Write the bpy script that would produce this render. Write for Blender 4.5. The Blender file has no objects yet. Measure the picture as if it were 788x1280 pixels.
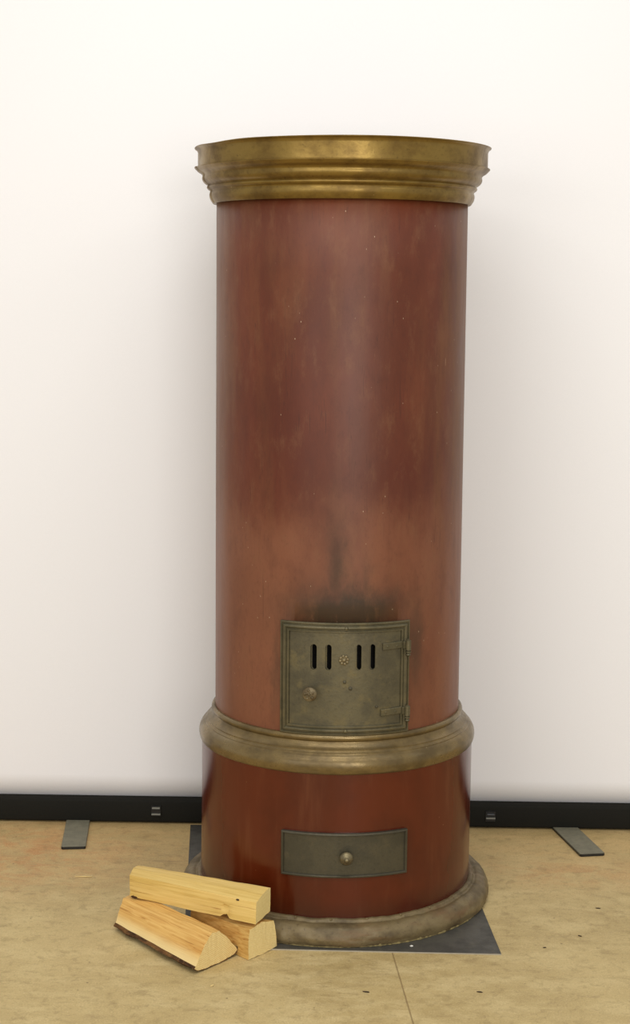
import bpy, bmesh, math, random
from mathutils import Vector, Matrix, noise
C = bpy.context.scene.collection
PI = math.pi
rnd = random.Random(7)

# ------------------------------------------------------------------ object helpers
def tag(o, label, cat, group=None):
    o['label'] = label; o['category'] = cat
    if group: o['group'] = group
    return o

def empty(name, loc=(0, 0, 0), rz=0.0):
    o = bpy.data.objects.new(name, None); C.objects.link(o)
    o.location = loc; o.rotation_euler = (0, 0, rz); o.empty_display_size = .1
    return o

def obj(name, bm, mat, parent=None, smooth=35, label=None, kind=None, recalc=True):
    if recalc: bmesh.ops.recalc_face_normals(bm, faces=bm.faces)
    me = bpy.data.meshes.new(name); bm.to_mesh(me); bm.free()
    mats = mat if isinstance(mat, (list, tuple)) else [mat]
    for m in mats: me.materials.append(m)
    if smooth:
        for p in me.polygons: p.use_smooth = True
        me.set_sharp_from_angle(angle=math.radians(smooth))
    o = bpy.data.objects.new(name, me); C.objects.link(o)
    if parent: o.parent = parent
    if label: o['label'] = label
    if kind: o['kind'] = kind
    return o

def lathe(prof, seg=160, fn=None, closed=True, a0=0.0):
    """prof: list of (r, z). fn(r, z, angle) -> (r, z). angle 0 = front (-y), + = right"""
    bm = bmesh.new(); rings = []
    for i in range(seg):
        a = 2*PI*i/seg - PI + a0
        ring = []
        for r, z in prof:
            if fn: r, z = fn(r, z, a)
            ring.append(bm.verts.new((r*math.sin(a), -r*math.cos(a), z)))
        rings.append(ring)
    n = len(prof)
    for i in range(seg):
        A, B = rings[i], rings[(i+1) % seg]
        for j in range(n if closed else n-1):
            k = (j+1) % n
            bm.faces.new((A[j], B[j], B[k], A[k]))
    return bm

def smooth_prof(pts, sub=4):
    """Catmull-Rom through the points"""
    out = []
    n = len(pts)
    for i in range(n-1):
        p0 = pts[max(i-1, 0)]; p1 = pts[i]; p2 = pts[i+1]; p3 = pts[min(i+2, n-1)]
        for s in range(sub):
            t = s/sub
            out.append(tuple(.5*((2*p1[k])+(-p0[k]+p2[k])*t+(2*p0[k]-5*p1[k]+4*p2[k]-p3[k])*t*t+(-p0[k]+3*p1[k]-3*p2[k]+p3[k])*t**3) for k in (0, 1)))
    out.append(pts[-1])
    return out

def bend(bm, R, a0):
    """flat (s, depth outward, z) -> wrapped on the cylinder of radius R, centred on angle a0"""
    for v in bm.verts:
        s, d, z = v.co
        a = a0 + s/R; r = R + d
        v.co = (r*math.sin(a), -r*math.cos(a), z)

def frame_sweep(w, h, prof, seg=40, vseg=2, cz=0.0):
    """mitred rectangular frame. prof: (inset, height) pairs. lies in s-z plane, depth in y"""
    bm = bmesh.new()
    def rect(ins, d):
        x0, x1, z0, z1 = -w/2+ins, w/2-ins, cz-h/2+ins, cz+h/2-ins
        pts = []
        for i in range(seg): pts.append((x0+(x1-x0)*i/seg, d, z0))
        for i in range(vseg): pts.append((x1, d, z0+(z1-z0)*i/vseg))
        for i in range(seg): pts.append((x1+(x0-x1)*i/seg, d, z1))
        for i in range(vseg): pts.append((x0, d, z1+(z0-z1)*i/vseg))
        return [bm.verts.new(p) for p in pts]
    loops = [rect(i, d) for i, d in prof]
    m = len(loops[0])
    for A, B in zip(loops, loops[1:]):
        for i in range(m):
            bm.faces.new((A[i], A[(i+1) % m], B[(i+1) % m], B[i]))
    return bm

def slab(bm, x0, x1, d0, d1, z0, z1, nx=20, slope=0.0, bev=0.0):
    """box divided along s so that it can be bent"""
    rows = []
    for i in range(nx+1):
        x = x0+(x1-x0)*i/nx; dz = slope*(x-x0)
        b = bev
        pts = [(x, d0, z0+dz), (x, d1-b, z0+dz), (x, d1, z0+b+dz), (x, d1, z1-b+dz), (x, d1-b, z1+dz), (x, d0, z1+dz)] if b else \
              [(x, d0, z0+dz), (x, d1, z0+dz), (x, d1, z1+dz), (x, d0, z1+dz)]
        rows.append([bm.verts.new(p) for p in pts])
    n = len(rows[0])
    for A, B in zip(rows, rows[1:]):
        for j in range(n):
            bm.faces.new((A[j], A[(j+1) % n], B[(j+1) % n], B[j]))
    bm.faces.new(rows[0]); bm.faces.new(list(reversed(rows[-1])))

def revolve(bm, prof, origin, axis, seg=28, fn=None):
    """prof: (r, h) along axis from origin"""
    axis = Vector(axis).normalized()
    up = Vector((0, 0, 1)) if abs(axis.z) < .9 else Vector((1, 0, 0))
    u = axis.cross(up).normalized(); v = axis.cross(u).normalized()
    origin = Vector(origin); rings = []
    for r, h in prof:
        ring = []
        for i in range(seg):
            a = 2*PI*i/seg
            rr = fn(r, h, a) if fn else r
            ring.append(bm.verts.new(origin+axis*h+u*(rr*math.cos(a))+v*(rr*math.sin(a))))
        rings.append(ring)
    for A, B in zip(rings, rings[1:]):
        for i in range(seg):
            bm.faces.new((A[i], A[(i+1) % seg], B[(i+1) % seg], B[i]))
    bm.faces.new(rings[0]); bm.faces.new(list(reversed(rings[-1])))

def on_drum(R, deg, z):
    a = math.radians(deg)
    return Vector((R*math.sin(a), -R*math.cos(a), z)), Vector((math.sin(a), -math.cos(a), 0))

def ball(bm, c, r, sc=(1, 1, 1), sub=2):
    g = bmesh.ops.create_icosphere(bm, subdivisions=sub, radius=r)
    for v in g['verts']:
        v.co = Vector((v.co.x*sc[0], v.co.y*sc[1], v.co.z*sc[2])) + Vector(c)

# ------------------------------------------------------------------ material helpers
class NT:
    def __init__(s, name):
        s.m = bpy.data.materials.new(name); s.m.use_nodes = True
        s.t = s.m.node_tree; s.n = s.t.nodes; s.l = s.t.links
        s.b = s.n['Principled BSDF']
    def node(s, typ, **kw):
        n = s.n.new(typ)
        for k, v in kw.items(): setattr(n, k, v)
        return n
    def put(s, sock, v):
        if hasattr(v, 'is_linked') or isinstance(v, bpy.types.NodeSocket): s.l.new(v, sock)
        else:
            if isinstance(v, (tuple, list)) and len(v) == 3 and sock.type == 'RGBA': v = (*v, 1)
            sock.default_value = v
    def math(s, op, a, b=None, c=None, clamp=False):
        n = s.node('ShaderNodeMath', operation=op, use_clamp=clamp)
        s.put(n.inputs[0], a)
        if b is not None: s.put(n.inputs[1], b)
        if c is not None: s.put(n.inputs[2], c)
        return n.outputs[0]
    def coord(s): return s.node('ShaderNodeTexCoord').outputs['Object']
    def scale(s, vec, sc, loc=(0, 0, 0), rot=(0, 0, 0)):
        n = s.node('ShaderNodeMapping'); s.put(n.inputs['Vector'], vec)
        n.inputs['Scale'].default_value = sc; n.inputs['Location'].default_value = loc; n.inputs['Rotation'].default_value = rot
        return n.outputs[0]
    def noise(s, vec, sc=5, det=4, rough=.55, dist=0):
        n = s.node('ShaderNodeTexNoise'); s.put(n.inputs['Vector'], vec)
        n.inputs['Scale'].default_value = sc; n.inputs['Detail'].default_value = det
        n.inputs['Roughness'].default_value = rough; n.inputs['Distortion'].default_value = dist
        return n.outputs[0]
    def voro(s, vec, sc=5, feature='F1'):
        n = s.node('ShaderNodeTexVoronoi', feature=feature); s.put(n.inputs['Vector'], vec); n.inputs['Scale'].default_value = sc
        return n.outputs[0]
    def ramp(s, v, lo, hi, a=0.0, b=1.0):
        n = s.node('ShaderNodeMapRange', interpolation_type='SMOOTHSTEP'); s.put(n.inputs['Value'], v)
        s.put(n.inputs['From Min'], lo); s.put(n.inputs['From Max'], hi)
        n.inputs['To Min'].default_value = a; n.inputs['To Max'].default_value = b
        return n.outputs[0]
    def mix(s, f, a, b, mode='MIX'):
        n = s.node('ShaderNodeMix', data_type='RGBA', blend_type=mode)
        s.put(n.inputs[0], f); s.put(n.inputs[6], a); s.put(n.inputs[7], b)
        return n.outputs[2]
    def sep(s, v):
        n = s.node('ShaderNodeSeparateXYZ'); s.put(n.inputs[0], v); return n.outputs
    def bump(s, h, strength=.3, dist=.002):
        n = s.node('ShaderNodeBump'); s.put(n.inputs['Height'], h)
        n.inputs['Strength'].default_value = strength; n.inputs['Distance'].default_value = dist
        s.l.new(n.outputs[0], s.b.inputs['Normal'])
    def gauss(s, x, cx, wx, y, cy, wy):
        """soft blob in two coordinates"""
        dx = s.math('DIVIDE', s.math('SUBTRACT', x, cx), wx); dy = s.math('DIVIDE', s.math('SUBTRACT', y, cy), wy)
        r2 = s.math('ADD', s.math('MULTIPLY', dx, dx), s.math('MULTIPLY', dy, dy))
        return s.math('EXPONENT', s.math('MULTIPLY', r2, -1.0))
    def set(s, col=None, rough=None, metal=None, spec=None):
        if col is not None: s.put(s.b.inputs['Base Color'], col)
        if rough is not None: s.put(s.b.inputs['Roughness'], rough)
        if metal is not None: s.put(s.b.inputs['Metallic'], metal)
        if spec is not None: s.put(s.b.inputs['Specular IOR Level'], spec)
        return s.m

def srgb(r, g, b):
    f = lambda c: (c/255/12.92) if c/255 <= .04045 else ((c/255+.055)/1.055)**2.4
    return (f(r), f(g), f(b))

# painted drum: upper body (heat-bleached paint, soot above the fire door, scratches and chips)
def mat_body():
    t = NT('oxide_red_paint_heat_worn'); co = t.coord(); X, Y, Z = t.sep(co)[:3]
    ang = t.math('MULTIPLY', t.math('ARCTAN2', X, t.math('MULTIPLY', Y, -1.0)), 180/PI)
    big = t.noise(t.scale(co, (4, 4, 1.6)), 1.6, 3, .55)
    streak = t.noise(t.scale(co, (13, 13, 2.0)), 1.0, 5, .6, .3)
    fine = t.noise(t.scale(co, (60, 60, 30)), 3.0, 5, .65)
    deep = t.mix(t.ramp(big, .32, .68), BODY_DARK, BODY_MID)
    col = t.mix(t.ramp(streak, .45, .75, 0, .30), deep, BODY_TAN)
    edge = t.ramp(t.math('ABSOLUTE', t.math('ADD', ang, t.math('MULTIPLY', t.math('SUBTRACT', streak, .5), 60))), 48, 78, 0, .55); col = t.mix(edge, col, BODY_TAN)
    # heat-bleached zone round the fire door
    wob = t.math('MULTIPLY', t.math('SUBTRACT', t.noise(t.scale(co, (6, 6, 3)), 1.2, 4, .6), .5), .34)
    zz = t.math('ADD', Z, wob)
    ble = t.math('MULTIPLY', t.ramp(zz, .90, 1.10, 1, 0), t.ramp(zz, .42, .60, .55, 1))
    col = t.mix(t.math('MULTIPLY', ble, t.ramp(big, .3, .65, .65, .95)), col, BODY_BLEACH)
    # darker unbleached tongues at the upper right and left of the bleached zone
    g1 = t.gauss(ang, 30, 14, zz, 1.06, .13); g2 = t.gauss(ang, -26, 22, zz, 1.16, .16)
    col = t.mix(t.math('MULTIPLY', g1, .75), col, BODY_DEEP); col = t.mix(t.math('MULTIPLY', g2, .45), col, BODY_DEEP)
    # pale window reflection painted into the body colour over the middle
    g3 = t.gauss(ang, 7, 11, zz, 1.22, .33)
    col = t.mix(t.math('MULTIPLY', g3, t.ramp(streak, .3, .7, .22, .62)), col, BODY_REFLECTION)
    # soot
    sw = t.math('MULTIPLY', t.math('SUBTRACT', t.noise(t.scale(co, (14, 14, 9)), 1.5, 5, .65), .5), .10)
    zs = t.math('ADD', Z, sw); as_ = t.math('ADD', ang, t.math('MULTIPLY', sw, 120))
    soot = t.math('MULTIPLY', t.gauss(as_, 3, 25, zs, .772, .060), 1.3)
    for a, wa, z, wz, k in ((-1.0, 4.4, .87, .11, .72), (13, 4, .83, .06, .6), (3, 27, .76, .022, .8), (36, 5.5, .69, .12, .7), (-29, 2.2, .64, .12, .45), (-22, 8, .80, .03, .4), (30, 9, .79, .04, .45), (3, 26, .47, .012, .4)):
        soot = t.math('MAXIMUM', soot, t.math('MULTIPLY', t.gauss(as_, a, wa, zs, z, wz), k))
    soot = t.math('MINIMUM', soot, 1.0)
    col = t.mix(t.math('MULTIPLY', soot, .88), col, SOOT)
    col = t.mix(t.ramp(fine, .5, .78, 0, .30), col, srgb(66, 34, 20))
    mot = t.noise(t.scale(co, (20, 20, 9)), 1.3, 6, .7); col = t.mix(t.ramp(mot, .5, .72, 0, .35), col, srgb(120, 80, 52)); col = t.mix(t.ramp(mot, .5, .3, 0, .22), col, srgb(66, 28, 16))
    # paint chips and hairline scratches
    sp = t.voro(t.scale(co, (1, 1.3, .5)), 50); msk = t.noise(co, 9, 2)
    chips = t.math('MULTIPLY', t.ramp(sp, .025, .06, .75, 0), t.ramp(msk, .44, .54))
    col = t.mix(chips, col, srgb(196, 172, 142))
    sp2 = t.voro(t.scale(co, (1, 1, .12)), 24); ch2 = t.math('MULTIPLY', t.ramp(sp2, .02, .034, 1, 0), t.ramp(Z, 1.2, 1.4))
    col = t.mix(t.math('MULTIPLY', ch2, .55), col, srgb(176, 136, 106))
    sc = t.noise(t.scale(co, (70, 70, 2.2), rot=(0.04, .03, 0)), 1.0, 2, .5)
    col = t.mix(t.math('MULTIPLY', t.ramp(t.math('ABSOLUTE', t.math('SUBTRACT', sc, .5)), .002, .009, .35, 0), t.ramp(msk, .5, .62)), col, srgb(48, 24, 16))
    rough = t.ramp(streak, .3, .7, .40, .52)
    rough = t.math('ADD', rough, t.math('MULTIPLY', soot, .12))
    t.bump(t.noise(t.scale(co, (5, 5, 2.5)), 2.0, 3), .25, .004)
    return t.set(col, rough, 0, .4)

def mat_base():
    t = NT('oxide_red_gloss_paint'); co = t.coord(); X, Y, Z = t.sep(co)[:3]
    big = t.noise(t.scale(co, (5, 5, 4)), 1.4, 4)
    streak = t.noise(t.scale(co, (22, 22, 3)), 1.2, 4, .6)
    col = t.mix(t.ramp(big, .35, .65), BASE_A, BASE_B)
    col = t.mix(t.ramp(streak, .5, .8, 0, .35), col, srgb(112, 62, 34))
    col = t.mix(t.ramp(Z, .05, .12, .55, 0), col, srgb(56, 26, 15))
    sp = t.voro(co, 34); chips = t.math('MULTIPLY', t.ramp(sp, .03, .05, 1, 0), t.ramp(t.noise(co, 8, 2), .55, .64))
    col = t.mix(t.math('MULTIPLY', chips, .7), col, srgb(176, 130, 96))
    t.bump(t.noise(t.scale(co, (5, 5, 3)), 2.2, 2), .12, .004)
    return t.set(col, t.ramp(streak, .3, .7, .16, .26), 0, .5)

def mat_gold(name, bright, dark, rough=.42, metal=.65, worn=None, speck=.4):
    t = NT(name); co = t.coord()
    n1 = t.noise(t.scale(co, (6, 6, 9)), 2.2, 5, .62); n2 = t.noise(co, 120, 4, .65); n3 = t.noise(t.scale(co, (3, 3, 22)), 2.0, 4, .6)
    col = t.mix(t.ramp(n1, .35, .7), bright, dark)
    col = t.mix(t.ramp(n2, .55, .75, 0, speck), col, srgb(58, 38, 18))
    if worn: col = t.mix(t.math('MULTIPLY', t.ramp(n3, .5, .72), .6), col, worn)
    sp = t.voro(co, 38); chips = t.math('MULTIPLY', t.ramp(sp, .03, .06, 1, 0), t.ramp(t.noise(co, 10, 2), .56, .62))
    col = t.mix(t.math('MULTIPLY', chips, .8), col, srgb(188, 165, 120))
    t.bump(t.noise(co, 60, 4), .18 if speck < .5 else .6, .002)
    return t.set(col, t.ramp(n1, .3, .7, rough-.06, rough+.1), metal, .5)

def mat_iron(name, a, b, c, rough=.5, metal=.55):
    t = NT(name); co = t.coord()
    n1 = t.noise(co, 14, 5, .65); n2 = t.noise(co, 170, 4, .6); n3 = t.noise(co, 26, 3, .6)
    col = t.mix(t.ramp(n1, .35, .65), a, b)
    col = t.mix(t.ramp(n3, .52, .72, 0, .6), col, c)
    col = t.mix(t.ramp(n2, .5, .8, 0, .35), col, srgb(46, 44, 34))
    t.bump(n2, .25, .0015)
    return t.set(col, t.ramp(n1, .3, .7, rough-.08, rough+.1), metal, .5)

def plain(name, col, rough=.5, metal=0.0, nscale=80, amt=.12, bump=.1, spec=.5):
    t = NT(name); co = t.coord(); n = t.noise(co, nscale, 4)
    c = t.mix(t.ramp(n, .3, .7), col, tuple(v*(1-amt) for v in col))
    if bump: t.bump(n, bump, .001)
    return t.set(c, rough, metal, spec)

BODY_DARK = srgb(88, 40, 20); BODY_MID = srgb(105, 50, 27); BODY_TAN = srgb(120, 80, 46); BODY_DEEP = srgb(80, 28, 13)
BODY_BLEACH = srgb(126, 78, 53); BODY_REFLECTION = srgb(104, 72, 62); SOOT = srgb(46, 39, 26)
BASE_A = srgb(76, 25, 7); BASE_B = srgb(88, 31, 10)

def mat_floor():
    t = NT('worn_tan_concrete'); co = t.coord(); X, Y, Z = t.sep(co)[:3]
    big = t.noise(co, 1.7, 6, .6, .4); mid = t.noise(t.scale(co, (1, 2.2, 1)), 7, 6, .65, .3); fine = t.noise(co, 60, 5, .7); grit = t.noise(co, 260, 3, .6)
    col = t.mix(t.ramp(big, .35, .65), FL_A, FL_B)
    col = t.mix(t.ramp(mid, .40, .66, 0, .7), col, FL_C); col = t.mix(t.ramp(t.noise(t.scale(co, (1, 1.8, 1)), 13, 5, .7, .5), .52, .72, 0, .5), col, srgb(158, 136, 92))
    # orange mineral stains towards the back
    ys = t.math('ADD', Y, t.math('MULTIPLY', t.math('SUBTRACT', big, .5), .9))
    st = t.math('MULTIPLY', t.ramp(ys, -.10, .28), t.ramp(mid, .36, .62, .25, 1))
    blot0 = t.noise(t.scale(co, (1, 1.5, 1)), 11, 6, .7, .6)
    left = t.gauss(X, -.86, .30, Y, .22, .24); left2 = t.gauss(X, .62, .22, Y, .12, .10)
    orange = t.math('MULTIPLY', t.math('MAXIMUM', left, t.math('MULTIPLY', left2, .6)), t.ramp(blot0, .40, .62, .1, 1))
    col = t.mix(t.math('MULTIPLY', st, .55), col, FL_BACK)
    col = t.mix(t.math('MULTIPLY', orange, .85), col, FL_OR)
    col = t.mix(t.ramp(fine, .5, .72, 0, .28), col, srgb(120, 98, 60))
    col = t.mix(t.ramp(grit, .54, .75, 0, .45), col, srgb(232, 214, 166)); col = t.mix(t.ramp(grit, .46, .28, 0, .35), col, srgb(124, 102, 62))
    blot = t.noise(co, 28, 4, .65, .4); col = t.mix(t.ramp(blot, .52, .68, 0, .32), col, srgb(138, 116, 74))
    v = t.voro(co, 17); sp = t.math('MULTIPLY', t.ramp(v, .03, .055, 1, 0), t.ramp(t.noise(co, 5, 2), .46, .6))
    col = t.mix(t.math('MULTIPLY', sp, .65), col, srgb(86, 70, 44))
    # saw-cut joint in the slab
    jx = t.math('ABSOLUTE', t.math('SUBTRACT', X, t.math('MULTIPLY_ADD', Y, -.0793, .0975)))
    jx = t.math('ADD', jx, t.math('MULTIPLY', t.math('SUBTRACT', fine, .5), .0015))
    joint = t.ramp(jx, .0008, .0024, 1, 0)
    col = t.mix(t.math('MULTIPLY', joint, .6), col, srgb(112, 88, 52))
    # faint scuffs
    w = t.noise(t.scale(co, (2.2, 9, 1), rot=(0, 0, .25)), 1.3, 3, .5, .8)
    scf = t.math('MULTIPLY', t.ramp(t.math('ABSOLUTE', t.math('SUBTRACT', w, .5)), .0, .01, 1, 0), t.ramp(big, .5, .62))
    col = t.mix(t.math('MULTIPLY', scf, .25), col, srgb(112, 88, 56))
    h = t.math('SUBTRACT', t.math('MULTIPLY_ADD', mid, .6, t.math('MULTIPLY', fine, .4)), t.math('MULTIPLY', joint, .8))
    t.bump(h, .35, .003)
    return t.set(col, t.ramp(mid, .3, .7, .55, .75), 0, .35)
FL_A = srgb(196, 173, 120); FL_B = srgb(178, 155, 104); FL_C = srgb(208, 187, 136); FL_BACK = srgb(192, 158, 104); FL_OR = srgb(190, 138, 86)

def mat_wood(name, a, b, c, seed, endc, sap=False):
    """fresh split spruce; local x runs along the grain, the end faces show the year rings"""
    t = NT(name); co = t.coord(); co = t.scale(co, (1, 1, 1), loc=(0, seed[0], seed[1]))
    warp = t.noise(t.scale(co, (5, 30, 30)), 1.0, 3)
    g = t.noise(t.scale(co, (2.6, 210, 210)), 1.0, 5, .6, .5); g2 = t.noise(t.scale(co, (3, 40, 40)), 1.0, 4, .6, .4)
    col = t.mix(t.ramp(g, .35, .65), a, b)
    col = t.mix(t.ramp(g2, .48, .72, 0, .7), col, c)
    dk = t.math('MULTIPLY', t.ramp(g, .55, .68), t.ramp(g2, .42, .6)); col = t.mix(t.math('MULTIPLY', dk, .7), col, srgb(150, 98, 42))
    if sap: col = t.mix(t.math('MULTIPLY', t.ramp(t.sep(co)[2], seed[1]+.040, seed[1]+.018), .75), col, srgb(238, 214, 154))
    # ends
    X, Y, Z = t.sep(co)[:3]
    rr = t.math('SQRT', t.math('ADD', t.math('MULTIPLY', Y, Y), t.math('MULTIPLY', Z, Z)))
    rr = t.math('MULTIPLY_ADD', warp, .006, rr)
    ring = t.math('ABSOLUTE', t.math('SUBTRACT', t.math('FRACT', t.math('MULTIPLY', rr, 270)), .5)); ringm = t.ramp(ring, .22, .5)
    saw = t.noise(t.scale(co, (1, 160, 160)), 1.0, 4, .7)
    ecol = t.mix(t.math('MULTIPLY', ringm, .38), endc, srgb(176, 134, 66)); ecol = t.mix(t.ramp(saw, .4, .7, 0, .35), ecol, srgb(246, 226, 164))
    nx = t.node('ShaderNodeVectorTransform', vector_type='NORMAL', convert_from='WORLD', convert_to='OBJECT')
    geo = t.node('ShaderNodeNewGeometry'); t.l.new(geo.outputs['True Normal'], nx.inputs[0])
    ex = t.math('ABSOLUTE', t.sep(nx.outputs[0])[0]); em = t.ramp(ex, .6, .8)
    col = t.mix(em, col, ecol)
    h = t.mix(em, g, t.math('MULTIPLY_ADD', saw, .7, t.math('MULTIPLY', ringm, .4)))
    t.bump(h, .5, .0016)
    return t.set(col, .62, 0, .3)

def mat_bark():
    t = NT('brown_bark'); co = t.coord()
    n = t.noise(t.scale(co, (20, 60, 60)), 1.0, 5, .65); n2 = t.noise(co, 90, 4)
    col = t.mix(t.ramp(n, .35, .65), srgb(58, 38, 22), srgb(112, 78, 44)); col = t.mix(t.ramp(n2, .5, .75, 0, .4), col, srgb(150, 112, 64))
    t.bump(n, .8, .004); return t.set(col, .85, 0, .2)

M = dict(
    body=mat_body(), base=mat_base(),
    crown=mat_gold('bronze_paint_crown', srgb(138, 112, 54), srgb(104, 80, 36), .36, .65),
    ring=mat_gold('bronze_paint_worn', srgb(128, 108, 68), srgb(96, 80, 50), .30, .5, srgb(126, 112, 84), .3),
    foot=mat_gold('grimy_grey_bronze', srgb(122, 106, 72), srgb(84, 70, 44), .48, .15, srgb(112, 80, 46), .6),
    grime=plain('ochre_grime', srgb(138, 122, 76), .8, 0, 120, .5, .5),
    iron=mat_iron('cast_iron_aged', srgb(106, 98, 74), srgb(86, 80, 58), srgb(116, 104, 72), .42, .5),
    door=mat_iron('fire_door_iron', srgb(104, 97, 74), srgb(84, 78, 60), srgb(118, 106, 72), .42, .5),
    brassy=mat_iron('door_brass_dulled', srgb(132, 118, 86), srgb(92, 78, 52), srgb(150, 136, 104), .45, .4),
    rivet=mat_iron('rivet_iron', srgb(84, 78, 60), srgb(70, 64, 48), srgb(90, 84, 64), .6, .3),
    drawer=mat_iron('drawer_iron', srgb(88, 84, 70), srgb(76, 72, 58), srgb(96, 88, 70), .38, .55),
    inside=plain('sooted_inside', srgb(24, 21, 18), .95),
    plate=mat_iron('floor_plate_steel', srgb(76, 74, 67), srgb(60, 58, 52), srgb(86, 82, 70), .5, .0),
    edge=plain('cut_plate_edge', srgb(168, 160, 142), .5, .0),
    floor=mat_floor(), bark=mat_bark(),
    cassette=plain('black_anodised_case', srgb(30, 29, 24), .75, .0, 160, .15, .1, .15),
    clipbar=plain('dull_clip_bar', srgb(120, 118, 106), .6, .2), clip=plain('steel_clip', srgb(150, 146, 134), .3, .8), clipdark=plain('black_clip', srgb(26, 26, 26), .4),
    foot_blade=plain('grey_painted_blade', srgb(124, 120, 100), .7, .0, 60, .2),
    screen=plain('white_screen_cloth', srgb(247, 246, 247), .9, 0, 300, .015, .02),
    wallp=plain('white_wall_paint', srgb(232, 228, 222), .9, 0, 40, .03),
    chip=plain('dark_dirt', srgb(66, 50, 32), .9), pale=plain('pale_splinter', srgb(222, 196, 132), .7), white=plain('white_plaster', srgb(230, 226, 216), .8),
)

# ------------------------------------------------------------------ setting
bm = bmesh.new()
nx = 2
vs = [[bm.verts.new((-4+8*i/nx, -7+8.6*j/nx, 0)) for i in range(nx+1)] for j in range(nx+1)]
for j in range(nx):
    for i in range(nx): bm.faces.new((vs[j][i], vs[j][i+1], vs[j+1][i+1], vs[j+1][i]))
obj('floor', bm, M['floor'], smooth=0, kind='structure')
bm = bmesh.new(); bmesh.ops.create_cube(bm, size=1)
for v in bm.verts: v.co = Vector((v.co.x*8, 1.65+v.co.y*.1, 1.6+v.co.z*3.2))
obj('wall_back', bm, M['wallp'], smooth=0, kind='structure')

# ------------------------------------------------------------------ the stove
stove = empty('cylinder_stove', (0, 0, 0))
tag(stove, 'tall round rust red iron stove with bronze painted crown, standing on a dark steel plate', 'stove')

# upper drum with an opening behind the fire door
def body_mesh():
    bm = bmesh.new(); seg = 240
    zs = [.43, .47, .515, .57, .63, .69, .722, .80, .95, 1.15, 1.35, 1.55, 1.73]
    def R(z): return .3035-.0028*(z-.43)/1.3
    grid = []
    for i in range(seg):
        a = 2*PI*i/seg-PI
        w = .0006*math.sin(3*a+1)
        grid.append([bm.verts.new(((R(z)+w)*math.sin(a), -(R(z)+w)*math.cos(a), z)) for z in zs])
    for i in range(seg):
        a = math.degrees(2*PI*(i+.5)/seg-PI)
        for j in range(len(zs)-1):
            if -20.5 < a < 26.5 and .515 <= (zs[j]+zs[j+1])/2 <= .722: continue
            bm.faces.new((grid[i][j], grid[(i+1) % seg][j], grid[(i+1) % seg][j+1], grid[i][j+1]))
    return bm
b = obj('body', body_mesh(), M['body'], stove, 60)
md = b.modifiers.new('thick', 'SOLIDIFY'); md.thickness = .003; md.offset = -1

# sooted liner seen through the slots
bm = lathe([(.27, .45), (.27, 1.70), (.02, 1.70), (.02, .45)], 64)
obj('liner', bm, M['inside'], stove, 40)

# crown: rim band and moulding
def dent(r, z, a):
    d = math.degrees(a)
    if z > 1.80:
        k = (z-1.80)/.04
        z -= k*(.0052*math.exp(-((d+92)/22)**2) + .0038*math.exp(-((d+58)/12)**2) - .0012*math.exp(-((d-95)/25)**2))
        z += k*.0007*math.sin(3*a+.5)
    r += .0012*math.sin(2*a+1.1)*(1 if z > 1.75 else .4)
    return r, z
band = [(.3455, 1.7905), (.3462, 1.797), (.3462, 1.828), (.3475, 1.833), (.3505, 1.8365), (.3536, 1.8385), (.3540, 1.8400), (.3520, 1.8408), (.3485, 1.8385), (.3452, 1.834), (.3440, 1.828), (.3435, 1.7905)]
crown_p = smooth_prof([(.3035, 1.7078), (.3070, 1.7074), (.3095, 1.7100), (.3125, 1.7150), (.3150, 1.7210), (.3158, 1.7270), (.3152, 1.7320), (.3140, 1.7350), (.3158, 1.7385), (.3195, 1.7410), (.3216, 1.7440), (.3214, 1.7470),
                       (.3200, 1.7490), (.3225, 1.7512), (.3280, 1.7550), (.3322, 1.7600), (.3338, 1.7660), (.3330, 1.7705), (.3335, 1.7740), (.3375, 1.7780), (.3440, 1.7820), (.3490, 1.7870)], 3)
crown_p += [(.3515, 1.7895), (.3518, 1.7910), (.3500, 1.7920), (.3440, 1.7920), (.3000, 1.7920), (.3000, 1.7075)]
def seamstep(r, z, a):
    d = math.degrees(a)
    r, z = dent(r, z, a)
    if r > .305 and (d < -79 or d > 150): r += .0028
    return r, z
crown = obj('crown', lathe(crown_p, 360, seamstep), M['crown'], stove, 32)
obj('rim_band', lathe(band, 240, dent), M['crown'], crown, 32)
# flat lid inside the rim
obj('lid', lathe([(.3438, 1.800), (.3438, 1.803), (.0005, 1.806), (.0005, 1.801)], 96), M['crown'], crown, 30)

# middle ring
ring_p = smooth_prof([(.3020, .4860), (.3085, .4862), (.3122, .4830), (.3132, .4780), (.3115, .4735), (.3085, .4705)], 3)
ring_p += smooth_prof([(.3085, .4690), (.3110, .4640), (.3160, .4590), (.3215, .4555), (.3230, .4548)], 3)
ring_p += smooth_prof([(.3232, .4525), (.3262, .4500), (.3292, .4480)], 2)
ring_p += smooth_prof([(.3296, .4455), (.3360, .4400), (.3412, .4310), (.3436, .4210), (.3432, .4120), (.3405, .4040), (.3370, .4005), (.3345, .4000)], 4)
ring_p += [(.3000, .4000)]
obj('middle_ring', lathe(ring_p, 240, lambda r, z, a: (r+.0006*noise.noise(Vector((math.sin(a)*4, math.cos(a)*4, z*20))), z)), M['ring'], stove, 40)

# lower drum
base_p = [(.3372, .405), (.3375, .30), (.3380, .18), (.3388, .045), (.3350, .045), (.3340, .405)]
obj('base_drum', lathe(base_p, 240, lambda r, z, a: (r+.0008*math.sin(3*a+z*9)+.0004*math.sin(7*a), z)), M['base'], stove, 40)

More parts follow.
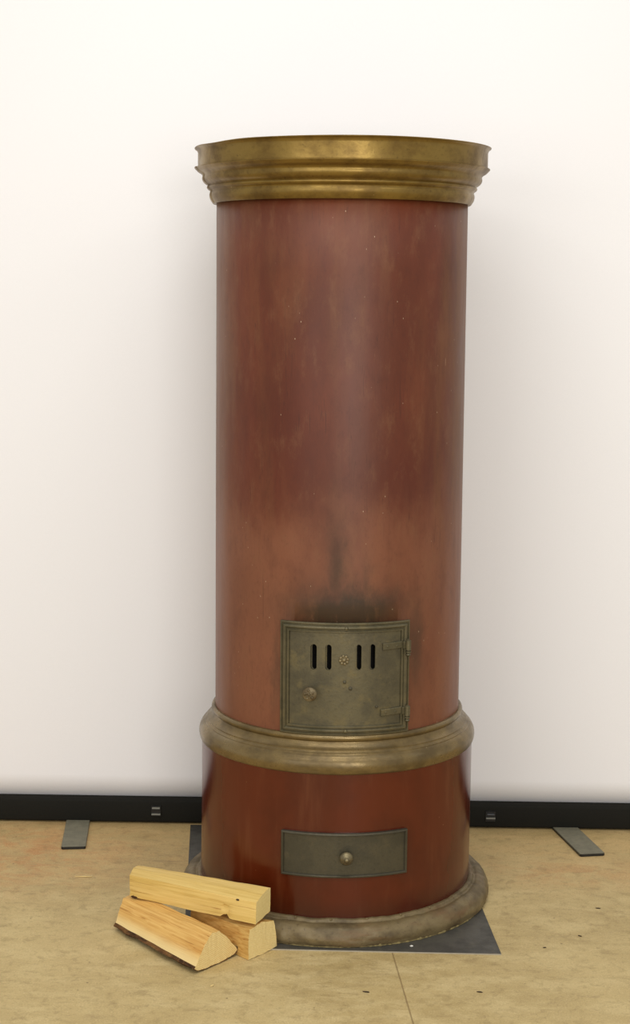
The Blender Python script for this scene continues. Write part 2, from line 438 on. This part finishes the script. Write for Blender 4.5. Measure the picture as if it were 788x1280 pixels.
# heavy floor collar with lumpy casting and grime along its foot
def lump(r, z, a):
    p = Vector((math.sin(a)*5, math.cos(a)*5, z*30))
    k = min(1, max(0, (z-.004)/.02))
    return r+.0028*noise.noise(p)+.0013*noise.noise(p*4), z+k*(.0022*noise.noise(p*1.3+Vector((3, 1, 2)))+.0014*noise.noise(p*5))
col_p = smooth_prof([(.3380, .0560), (.3430, .0565), (.3475, .0550), (.3500, .0510), (.3530, .0490), (.3590, .0500), (.3670, .0485), (.3760, .0435), (.3830, .0350), (.3868, .0240), (.3872, .0140), (.3855, .0065), (.3840, .0040)], 3)
col_p += [(.3360, .0040)]
collar = obj('floor_collar', lathe(col_p, 300, lump), M['foot'], stove, 45)
# flaky grime bead round the lower edge
def flake(r, z, a):
    n = noise.noise(Vector((math.sin(a)*45, math.cos(a)*45, 0)))+.5*noise.noise(Vector((math.sin(a)*130, math.cos(a)*130, 2)))
    k = min(1.2, max(0, .15+n))*(.45+.55*math.exp(-((math.degrees(a)-42)/30)**2))
    return (.3830+(r-.3840)*(.25+.9*k), .0034+(z-.0034)*(.3+.9*k))
obj('grime_line', lathe([(.3840, .0034), (.3900, .0036), (.3905, .0060), (.3890, .0085), (.3840, .0100)], 420, flake), M['grime'], collar, 60, label='ochre grime along the lower edge')

# small lugs along the junction of drum and collar
for i, d in enumerate((-44, -30, -16, -2, 12, 26, 40, 55)):
    bm = bmesh.new(); p, n = on_drum(.3455, d, .0555)
    revolve(bm, [(.0035, -.002), (.0035, .0008), (.002, .0022), (.0005, .0026)], p, (0, 0, 1), 10)
    obj('lug', bm, M['foot'], collar, 40)

# ---- fire door frame (wrapped on the drum)
DA = math.radians(3.1); DR = .3035
W, H, CZ = .3075, .2650, .6185
prof = [(0, -.001), (0, .0060), (.0012, .0074), (.0036, .0074), (.0050, .0050), (.0066, .0050), (.0078, .0085), (.0100, .0105), (.0130, .0105), (.0150, .0080), (.0162, .0056), (.0182, .0056), (.0190, .0086), (.0214, .0086), (.0225, .0070), (.0225, -.001)]
bm = frame_sweep(W, H, prof, 48, 4, CZ); bend(bm, DR, DA)
fr = obj('door_frame', bm, M['iron'], stove, 30)
for z in (CZ+H/2-.0115, CZ-H/2+.0115):
    bm = bmesh.new(); p, n = on_drum(DR+.0100, 3.1, z)
    revolve(bm, [(.0045, -.002), (.0045, .001), (.0034, .0026), (.0012, .0034)], p, n, 16)
    obj('bolt', bm, M['iron'], fr, 50)

# ---- the door leaf with four round-ended slots
def slotted(w, h, cz, slots, sz0, sz1, sw, nfill=6):
    xs = set([-w/2, w/2]); n = int(w/.004)
    for i in range(n+1): xs.add(-w/2+w*i/n)
    for sx in slots:
        xs = {x for x in xs if abs(x-sx) > sw/2+1e-5}
        for k in range(13): xs.add(sx-sw/2*math.cos(PI*k/12))
    xs = sorted(xs)
    bm = bmesh.new(); cache = {}
    def V(x, z):
        k = (round(x, 6), round(z, 6))
        if k not in cache: cache[k] = bm.verts.new((x, 0, z))
        return cache[k]
    def cap(x, sx): return math.sqrt(max(0, (sw/2)**2-(x-sx)**2))
    for x0, x1 in zip(xs, xs[1:]):
        xm = (x0+x1)/2; sl = [s for s in slots if abs(xm-s) < sw/2]
        za, zb = cz-h/2, cz+h/2
        if sl:
            s = sl[0]
            t0, t1 = sz1-sw/2+cap(x0, s), sz1-sw/2+cap(x1, s)
            b0, b1 = sz0+sw/2-cap(x0, s), sz0+sw/2-cap(x1, s)
            bm.faces.new((V(x0, t0), V(x1, t1), V(x1, zb), V(x0, zb)))
            bm.faces.new((V(x0, za), V(x1, za), V(x1, b1), V(x0, b0)))
        else:
            pts0 = [za, zb]; pts1 = [za, zb]
            for s in slots:
                if abs(x1-(s-sw/2)) < 1e-6: pts1 = [za, sz0+sw/2, sz1-sw/2, zb]
                if abs(x0-(s+sw/2)) < 1e-6: pts0 = [za, sz0+sw/2, sz1-sw/2, zb]
            bm.faces.new([V(x0, z) for z in reversed(pts0)]+[V(x1, z) for z in pts1])
    return bm
toS = lambda deg: (math.radians(deg)-DA)*DR
slots = [toS(d) for d in (-11.0, -4.55, 8.45, 14.6)]
bm = slotted(W-.044, H-.044, CZ, slots, .6405, .7005, .0145)
bend(bm, DR+.0025, DA)
leaf = obj('fire_door', bm, M['door'], stove, 0)
md = leaf.modifiers.new('thick', 'SOLIDIFY'); md.thickness = .0040; md.offset = 0
# the draught slide behind the leaf, pushed a little to the left
bm = slotted(.17, .085, .6705, [s+.0042 for s in slots], .6405, .7005, .0145)
bend(bm, DR-.0030, DA)
sl = obj('draught_slide', bm, M['door'], leaf, 0)
md = sl.modifiers.new('thick', 'SOLIDIFY'); md.thickness = .002; md.offset = 0
# rosette: centre bead and eight petals
p, n = on_drum(DR+.0054, 2.2, .6655); tx = Vector((n.y, -n.x, 0))*-1; up = Vector((0, 0, 1))
bm = bmesh.new()
revolve(bm, [(.0095, -.001), (.0095, .0016), (.006, .0026)], p, n, 24)
for k in range(8):
    a = 2*PI*k/8+.2; ball(bm, p+n*.0022+tx*(.0088*math.cos(a))+up*(.0088*math.sin(a)), .0040, sub=2)
ball(bm, p+n*.004, .0042, sub=2)
obj('rosette', bm, M['brassy'], leaf, 60, label='small eight-petal brassy rosette')
# door knob: stepped disc with leaf relief on its face
p, n = on_drum(DR+.0054, -11.5, .5880); tx = Vector((n.y, -n.x, 0))*-1
bm = bmesh.new()
revolve(bm, [(.009, -.002), (.009, .003), (.0065, .006), (.006, .014), (.009, .018), (.0155, .0205), (.0172, .0235), (.0165, .0265), (.0140, .0282), (.004, .0290)], p, n, 36)
for k in range(5):
    a = 2*PI*k/5+.5
    for rr, rs in ((.0100, .0036), (.0063, .0028)): ball(bm, p+n*.0288+tx*(rr*math.cos(a+(rr-.01)*60))+up*(rr*math.sin(a+(rr-.01)*60)), rs, sub=1)
ball(bm, p+n*.030, .0030, sub=2)
obj('door_knob', bm, M['brassy'], leaf, 50, label='round brassy knob with leaf relief')
for d, z, r in ((2.6, .6128, .0040), (5.1, .5975, .0044), (16.7, .5520, .0034)):
    bm = bmesh.new(); p, n = on_drum(DR+.0055, d, z)
    revolve(bm, [(r, -.001), (r, .0006), (r*.7, .0018), (r*.2, .0023)], p, n, 14)
    obj('rivet', bm, M['rivet'], leaf, 60)
# two hinges: strap on the leaf, turned barrel on the frame edge
for z0, z1, s0 in ((.6850, .7010, 19.0), (.5290, .5450, 18.5)):
    bm = bmesh.new(); slab(bm, toS(s0), toS(28.6), .0052, .0092, z0, z1, 10, .05, .0012)
    slab(bm, toS(28.2), toS(30.2), .0052, .0135, z0+.0006, z1+.002, 4, 0, .0012)
    bend(bm, DR, DA)
    for d in (s0+2.2, s0+6.6):
        p, n = on_drum(DR+.0090, d, (z0+z1)/2+.0008); revolve(bm, [(.0032, -.0005), (.0030, .0008), (.0012, .0014)], p, n, 12)
    p, n = on_drum(DR+.0160, 30.3, z0-.014)
    revolve(bm, [(.0018, -.0035), (.0045, -.0020), (.0060, .0005), (.0046, .0028), (.0036, .0038), (.0036, .0050), (.0066, .0060), (.0066, .0090), (.0040, .0100), (.0040, .0108), (.0064, .0116),
                 (.0064, .0340), (.0048, .0352), (.0030, .0356), (.0030, .0368), (.0010, .0376)], p, (0, 0, 1), 20)
    obj('hinge', bm, M['iron'], leaf, 40)

# ---- ash drawer
ER = .3383; EA = math.radians(3.2)
bm = frame_sweep(.2975, .1060, [(0, -.001), (0, .0085), (.0012, .0100), (.0040, .0104), (.0054, .0088), (.0062, .0050), (.0062, -.001)], 44, 4, .2095); bend(bm, ER, EA)
dr = obj('ash_drawer', bm, M['drawer'], stove, 32)
bm = bmesh.new(); slab(bm, -.1430, .1430, -.001, .0050, .1620, .2570, 44); bend(bm, ER, EA)
obj('drawer_face', bm, M['drawer'], dr, 32)
p, n = on_drum(ER+.0050, 3.5, .2085); bm = bmesh.new()
revolve(bm, [(.0095, -.001), (.0090, .002), (.0055, .005), (.0050, .009), (.0100, .0125), (.0156, .0160), (.0160, .0185), (.0130, .0225), (.0075, .0262), (.0058, .0275), (.0050, .0310), (.0030, .0328), (.0008, .0334)], p, n, 32)
obj('drawer_knob', bm, mat_iron('knob_iron', srgb(132, 120, 92), srgb(108, 98, 74), srgb(150, 136, 100), .38, .6), dr, 50)

# ------------------------------------------------------------------ floor plate under the stove
cor = [(-.352, -.387), (.3790, -.4089), (.3245, .462), (-.4056, .462)]
bm = bmesh.new()
lo = [bm.verts.new((x, y, 0.0)) for x, y in cor]; hi = [bm.verts.new((x, y, .0030)) for x, y in cor]
bm.faces.new(hi); bm.faces.new(list(reversed(lo)))
side = [bm.faces.new((lo[i], lo[(i+1) % 4], hi[(i+1) % 4], hi[i])) for i in range(4)]
bm.faces.ensure_lookup_table()
for f in side: f.material_index = 1
o = obj('floor_plate', bm, [M['plate'], M['edge']], smooth=0)
tag(o, 'thin dark grey steel plate lying on the concrete under the round stove', 'floor plate')

# ------------------------------------------------------------------ firewood
def prism_log(name, endL, endR, mat, label, nlen=30, rough=.0010, seed=0, cut=None, bark=None, jag=.0008):
    """endL/endR: matching lists of world points round the cross-section"""
    endL = [Vector(p) for p in endL]; endR = [Vector(p) for p in endR]
    cL = sum(endL, Vector())/len(endL); cR = sum(endR, Vector())/len(endR)
    ax = (cR-cL).normalized(); yv = Vector((0, 0, 1)).cross(ax).normalized(); zv = ax.cross(yv)
    rot = Matrix((ax, yv, zv)).transposed(); loc = (cL+cR)/2; loc0 = Vector((loc.x, loc.y, min(p.z for p in endL+endR)))
    inv = rot.transposed()
    root = empty(name, loc0); root.rotation_euler = rot.to_euler()
    tag(root, label, 'firewood', 'split logs piled in front of the stove')
    L = [inv @ (p-loc0) for p in endL]; R_ = [inv @ (p-loc0) for p in endR]
    def rings(idx, closed, disp, off=0.0):
        def sub(P):
            out = []; m = len(idx)
            for k in range(m if closed else m-1):
                a, b_ = P[idx[k]], P[idx[(k+1) % m]]
                q = 8
                for s in range(q): out.append(a.lerp(b_, s/q))
            if not closed: out.append(P[idx[-1]].copy())
            return out
        A, B = sub(L), sub(R_)
        rows = []
        cen0 = sum(L, Vector())/len(L); cen1 = sum(R_, Vector())/len(R_)
        for i in range(nlen+1):
            t = i/nlen; cen = cen0.lerp(cen1, t); row = []
            for a, b_ in zip(A, B):
                p = a.lerp(b_, t); d = (p-cen); d.x = 0; d.normalize()
                nn = noise.noise(Vector((p.x*9, p.y*90, p.z*90+seed)))*disp + noise.noise(Vector((p.x*22+seed, p.y*30, p.z*30)))*disp*1.3
                p = p+d*(nn+off)
                if i in (0, nlen): p.x += jag*noise.noise(Vector((p.y*300, p.z*300, seed+i)))*2
                if cut: p = cut(p, t)
                row.append(p)
            rows.append(row)
        return rows
    bm = bmesh.new()
    rows = rings(list(range(len(L))), True, rough)
    V = [[bm.verts.new(p) for p in r] for r in rows]; m = len(V[0])
    for A, B in zip(V, V[1:]):
        for j in range(m): bm.faces.new((A[j], B[j], B[(j+1) % m], A[(j+1) % m]))
    bm.faces.new(list(reversed(V[0]))); bm.faces.new(V[-1])
    bmesh.ops.triangulate(bm, faces=[f for f in bm.faces if len(f.verts) > 4])
    obj('wood', bm, mat, root, 28)
    if bark:
        th, idx = bark
        inn = rings(idx, False, rough*.5); out = rings(idx, False, rough*2.0, th)
        bm = bmesh.new()
        VI = [[bm.verts.new(p) for p in r] for r in inn]; VO = []
        for i, r in enumerate(out):
            t = i/nlen; rr = []
            for p in r:
                q = p.copy(); q.z = max(q.z, .0002-loc0.z+.0)
                q.y += .0016*noise.noise(Vector((t*40+seed, 3, 0)))
                rr.append(bm.verts.new(q))
            VO.append(rr)
        m = len(VI[0])
        for i in range(nlen):
            for j in range(m-1):
                bm.faces.new((VO[i][j], VO[i+1][j], VO[i+1][j+1], VO[i][j+1])); bm.faces.new((VI[i][j], VI[i][j+1], VI[i+1][j+1], VI[i+1][j]))
            bm.faces.new((VI[i][0], VI[i+1][0], VO[i+1][0], VO[i][0])); bm.faces.new((VI[i][-1], VO[i][-1], VO[i+1][-1], VI[i+1][-1]))
        for e in (0, nlen):
            for j in range(m-1): bm.faces.new((VI[e][j], VI[e][j+1], VO[e][j+1], VO[e][j]))
        obj('bark', bm, M['bark'], root, 50)
    return root, inv, loc0

def endpts(o, d, pts):
    """o: ground point, d: horizontal direction of the end face, pts: (along, z)"""
    d = Vector((d[0], d[1], 0)).normalized()
    return [Vector((o[0], o[1], 0))+d*a+Vector((0, 0, z)) for a, z in pts]

woodA = mat_wood('split_spruce_warm', srgb(226, 184, 108), srgb(208, 160, 86), srgb(196, 140, 66), (.22, .25), srgb(232, 206, 142), True)
woodB = mat_wood('split_spruce_pale', srgb(228, 196, 118), srgb(212, 178, 98), srgb(234, 202, 128), (.30, .10), srgb(230, 208, 140))
woodC = mat_wood('split_spruce_mid', srgb(214, 176, 104), srgb(190, 146, 78), srgb(198, 150, 78), (.05, .30), srgb(230, 206, 142))

# front log: bark underneath, ridge on top
dA = (.1, .1)
A_R = endpts((-.3156, -.5345), (.0918, .1102), [(.000, .014), (.004, .018), (.034, .060), (.058, .0815), (.080, .079), (.136, .022), (.1385, .014), (.128, .0065), (.085, .0038), (.045, .0036), (.012, .006)])
A_L = endpts((-.5246, -.2890), (.0750, .1280), [(.000, .013), (.004, .018), (.022, .048), (.038, .0665), (.084, .0675), (.116, .024), (.118, .014), (.108, .0068), (.070, .0038), (.035, .0036), (.010, .006)])
prism_log('split_log', A_L, A_R, woodA, 'wedge shaped split log with brown bark underneath, lying in front on the concrete', 40, .0016, 3.1, bark=(.0034, [1, 0, 10, 9, 8, 7, 6, 5]))
# right-hand log, its end face showing beside the front log
C_R = endpts((-.2004, -.4545), (.0631, .0729), [(.0015, .0012), (.002, .045), (.006, .072), (.045, .0775), (.086, .070), (.096, .030), (.0975, .0045), (.050, .0012)])
C_L = endpts((-.3440, -.3010), (.0631, .0729), [(.0015, .0012), (.002, .040), (.004, .060), (.016, .064), (.028, .058), (.033, .030), (.0340, .0045), (.018, .0012)])
prism_log('split_log', C_L, C_R, woodC, 'blocky split log behind the wedge shaped one, square cut end towards the stove plate', 34, .0013, 9.3)
# top log
def notch(p, t):
    if p.z < .03 and p.y < .012:
        k = math.exp(-((t-.765)/.022)**2)
        p = p.copy(); p.z += .010*k*(1 if p.z < .012 else .4); p.y += .005*k
    return p
B_L = [(-.4905, -.2560, .0722), (-.4905, -.2650, .1290), (-.4850, -.2300, .1335), (-.4775, -.2100, .1310), (-.4640, -.2000, .1270), (-.4640, -.1985, .0745)]
B_R = [(-.1840, -.4430, .0815), (-.1820, -.4345, .1300), (-.1700, -.4080, .1390), (-.1560, -.3770, .1440), (-.1520, -.3730, .1415), (-.1530, -.3775, .0870)]
lg, inv, l0 = prism_log('split_log', B_L, B_R, woodB, 'pale squared split log resting across the other two, topmost of the pile', 40, .0009, 5.7, cut=notch)
bm = bmesh.new(); ball(bm, inv @ (Vector((-.2260, -.4105, .1270))-l0), .0030, (1.5, .8, .8)); obj('knot', bm, M['chip'], lg, 60, label='small dark knot')
bm = bmesh.new(); ball(bm, inv @ (Vector((-.4790, -.2615, .0730))-l0), .0110, (1, .35, .30), 3)
for v in bm.verts: v.co += v.normal*0+Vector((0, 0, .0012*noise.noise(v.co*300)))
obj('bark', bm, M['bark'], lg, 60, label='scrap of dark bark at its lower left corner')

# ------------------------------------------------------------------ pull-up screen behind the stove
YB = .4670; RZ = -.0153
st = empty('pull_up_screen', (0, YB, 0), RZ)
tag(st, 'white pull-up backdrop screen rising from a long black floor case behind the stove', 'backdrop screen')
def extrude_x(x0, x1, prof, n=1):
    bm = bmesh.new(); rows = [[bm.verts.new((x0+(x1-x0)*i/n, y, z)) for y, z in prof] for i in range(n+1)]
    m = len(prof)
    for A, B in zip(rows, rows[1:]):
        for j in range(m): bm.faces.new((A[j], B[j], B[(j+1) % m], A[(j+1) % m]))
    bm.faces.new(rows[0]); bm.faces.new(list(reversed(rows[-1])))
    return bm
CW = 1.14
cp = [(.004, .0045), (.001, .008), (0, .014), (0, .062), (.002, .067), (.006, .0705), (.024, .0730), (.027, .0730), (.027, .068), (.033, .068), (.033, .0735), (.060, .0725), (.090, .066), (.100, .055), (.102, .014), (.098, .0045)]
case = obj('floor_case', extrude_x(-CW, CW, cp), M['cassette'], st, 30)
for s in (-1, 1):
    obj('end_cap', extrude_x(s*CW, s*(CW+.012), [(y*1.02-.001, z*1.02) for y, z in cp]), M['clipdark'], case, 30)
bm = bmesh.new(); nxx, nzz = 90, 40; rows = []
for j in range(nzz+1):
    z = .069+(2.62-.069)*j/nzz; row = []
    for i in range(nxx+1):
        x = -1.11+2.22*i/nxx
        e = max(0, abs(x)-.80)
        y = .030+.0035*math.sin(x*5.1+z*.6)*min(1, z)+.003*math.sin(x*2.3-z*1.7+1)*min(1, z)+e*e*.10*math.sin(z*1.3+x)*min(1, z)
        row.append(bm.verts.new((x, y, z)))
    rows.append(row)
for A, B in zip(rows, rows[1:]):
    for i in range(nxx): bm.faces.new((A[i], A[i+1], B[i+1], B[i]))
sc = obj('screen_cloth', bm, M['screen'], st, 60, recalc=False)
md = sc.modifiers.new('thick', 'SOLIDIFY'); md.thickness = .001; md.offset = 1
obj('top_bar', extrude_x(-1.13, 1.13, [(.020, 2.60), (.040, 2.60), (.044, 2.615), (.040, 2.64), (.020, 2.64), (.016, 2.615)]), M['cassette'], st, 30)
bm = bmesh.new(); revolve(bm, [(.012, .06), (.012, 1.4), (.009, 1.4), (.009, 2.62)], (0, .085, 0), (0, 0, 1), 16); obj('support_pole', bm, M['clip'], st, 40)
# latches on the case
def latch(x, z, kind):
    bm = bmesh.new()
    slabp = extrude_x(x-.0135, x+.0135, [(-.004, z-.016), (.001, z-.018), (.001, z+.014), (-.004, z+.012)])
    o = obj('latch', slabp, M['clipdark'], case, 30)
    for dz, w in ((.0085, .011), (-.0095, .0125)) if kind else ((.0062, .010), (-.0055, .013)):
        obj('latch_bar', extrude_x(x-w, x+w, [(-.011, z+dz-.0016), (-.0035, z+dz-.0025), (-.0035, z+dz+.002), (-.009, z+dz+.0016)]), M['clipbar'] if (dz != .0062) else M['clipdark'], o, 30)
latch(-.5035, .0405, True); latch(.4420, .0395, False)
# swing-out feet
def foot(pts, label):
    bm = bmesh.new()
    lo = [bm.verts.new((x, y, .0002)) for x, y in pts]; hi = [bm.verts.new((x, y, .0075)) for x, y in pts]
    bm.faces.new(hi); bm.faces.new(list(reversed(lo)))
    for i in range(len(pts)): bm.faces.new((lo[i], lo[(i+1) % len(pts)], hi[(i+1) % len(pts)], hi[i]))
    inv = st.matrix_basis.inverted()
    for v in bm.verts: v.co = inv @ v.co
    bmesh.ops.recalc_face_normals(bm, faces=bm.faces)
    bmesh.ops.bevel(bm, geom=[e for e in bm.edges], offset=.0010, segments=2, affect='EDGES')
    for f in bm.faces:
        if abs(f.normal.z) < .5: f.material_index = 1
    obj('swing_foot', bm, [M['foot_blade'], M['clipdark']], st, 40, label=label)
foot([(-.7390, .2600), (-.7350, .2570), (-.6765, .2625), (-.6735, .2665), (-.6985, .5400), (-.7650, .5400)], 'grey blade foot left of the stove')
foot([(.6610, .2440), (.6650, .2410), (.7260, .2510), (.7300, .2560), (.6720, .5500), (.6000, .5500)], 'grey blade foot right of the stove')

# ------------------------------------------------------------------ crumbs on the floor
def crumb(name, x, y, z, l, w, h, rz, mat, label, cat, group=None):
    bm = bmesh.new(); g = bmesh.ops.create_icosphere(bm, subdivisions=2, radius=1)
    for v in bm.verts:
        k = 1+.35*noise.noise(v.co*2.1+Vector((x*50, y*50, 0)))
        v.co = Vector((v.co.x*l/2*k, v.co.y*w/2*k, max(0, (v.co.z*.5*k+.5)*h)))
    o = obj(name, bm, mat, smooth=40); o.location = (x, y, z); o.rotation_euler = (0, 0, rz)
    tag(o, label, cat, group); return o
G = 'dark chips of dirt on the concrete'
for x, y, l, rz, lb in CR if 'CR' in globals() else (
    (.0635, -.6120, .016, -.3, 'dark chip of dirt on concrete in front of plate, left of the joint line'),
    (.3100, -.6070, .014, -.2, 'dark flat chip of dirt on concrete in front of the plate corner'),
    (.6490, -.1220, .013, -.2, 'dark sliver of dirt near the right edge of the floor'),
    (.5770, -.2950, .011, -.7, 'brown chip of dirt on bare concrete right of the steel plate'),
    (.4840, -.3650, .009, .2, 'small dark crumb just right of the steel plate corner')):
    crumb('dirt_chip', x, y, 0, l, l*.35, .0022, rz, M['chip'], lb, 'dirt', G)
crumb('wood_splinter', -.6480, .0560, 0, .052, .0035, .003, -.03, M['pale'], 'thin pale wood splinter on the stained floor left of the log pile', 'splinter')
crumb('wood_splinter', -.2720, -.5890, 0, .010, .005, .003, .9, M['pale'], 'tiny pale wood crumb on the floor by the bark of the front log', 'splinter')
crumb('plaster_flake', .1750, -.3720, .003, .008, .006, .003, .4, M['white'], 'tiny white flake lying on the dark steel plate', 'flake')

# ------------------------------------------------------------------ light
def area(name, loc, target, sx, sy, power, col):
    l = bpy.data.lights.new(name, 'AREA'); l.shape = 'RECTANGLE'; l.size = sx; l.size_y = sy; l.energy = power; l.color = col
    o = bpy.data.objects.new(name, l); C.objects.link(o); o.location = loc
    o.rotation_euler = (Vector(target)-Vector(loc)).to_track_quat('-Z', 'Y').to_euler()
    return o
area('ceiling_tube_light', (-1.0, -2.9, 3.3), (-.6, -.4, 0), 2.4, .5, 20, (1, .975, .935))
area('ceiling_tube_light', (1.2, -2.9, 3.3), (.7, -.4, 0), 2.4, .5, 15, (1, .975, .935))
area('overhead_fill_light', (-.1, -1.3, 3.3), (-.1, -1.3, 0), 1.8, 1.2, 20, (1, .975, .935))  # added overhead fill to lift the floor, log tops and mouldings
area('window_and_fill', (1.0, -6.2, 1.9), (.5, 0, .8), 2.0, 1.8, 86, (1, .985, .97))
area('window_and_fill', (-2.6, -5.6, 1.9), (0, 0, .9), 2.6, 1.8, 42, (1, .985, .97))  # added fill from the left; only the other one stands for a window
w = bpy.data.worlds.new('room_light'); bpy.context.scene.world = w; w.use_nodes = True
w.node_tree.nodes['Background'].inputs[0].default_value = (1, .985, .96, 1)
w.node_tree.nodes['Background'].inputs[1].default_value = .57

# ------------------------------------------------------------------ camera
f, Hc, D, pitch, yaw, roll, x0 = 2020.917, 1.5195, 3.9393, .1400, -.0042, .0087, -.0424
cam = bpy.data.cameras.new('camera'); cam.sensor_fit = 'VERTICAL'; cam.sensor_height = 36; cam.lens = f/1280*36
co = bpy.data.objects.new('camera', cam); C.objects.link(co)
fw = Vector((math.sin(yaw)*math.cos(pitch), math.cos(yaw)*math.cos(pitch), -math.sin(pitch)))
r = Vector((math.cos(yaw), -math.sin(yaw), 0)); u = r.cross(fw)
r2 = r*math.cos(roll)+u*math.sin(roll); u2 = -r*math.sin(roll)+u*math.cos(roll)
mw = Matrix((r2, u2, -fw)).transposed().to_4x4(); mw.translation = Vector((x0, -D, Hc))
co.matrix_world = mw
S = bpy.context.scene; S.camera = co
S.view_settings.view_transform = 'Standard'; S.view_settings.look = 'None'; S.view_settings.gamma = 1; S.view_settings.exposure = 0
S.view_settings.use_curve_mapping = False
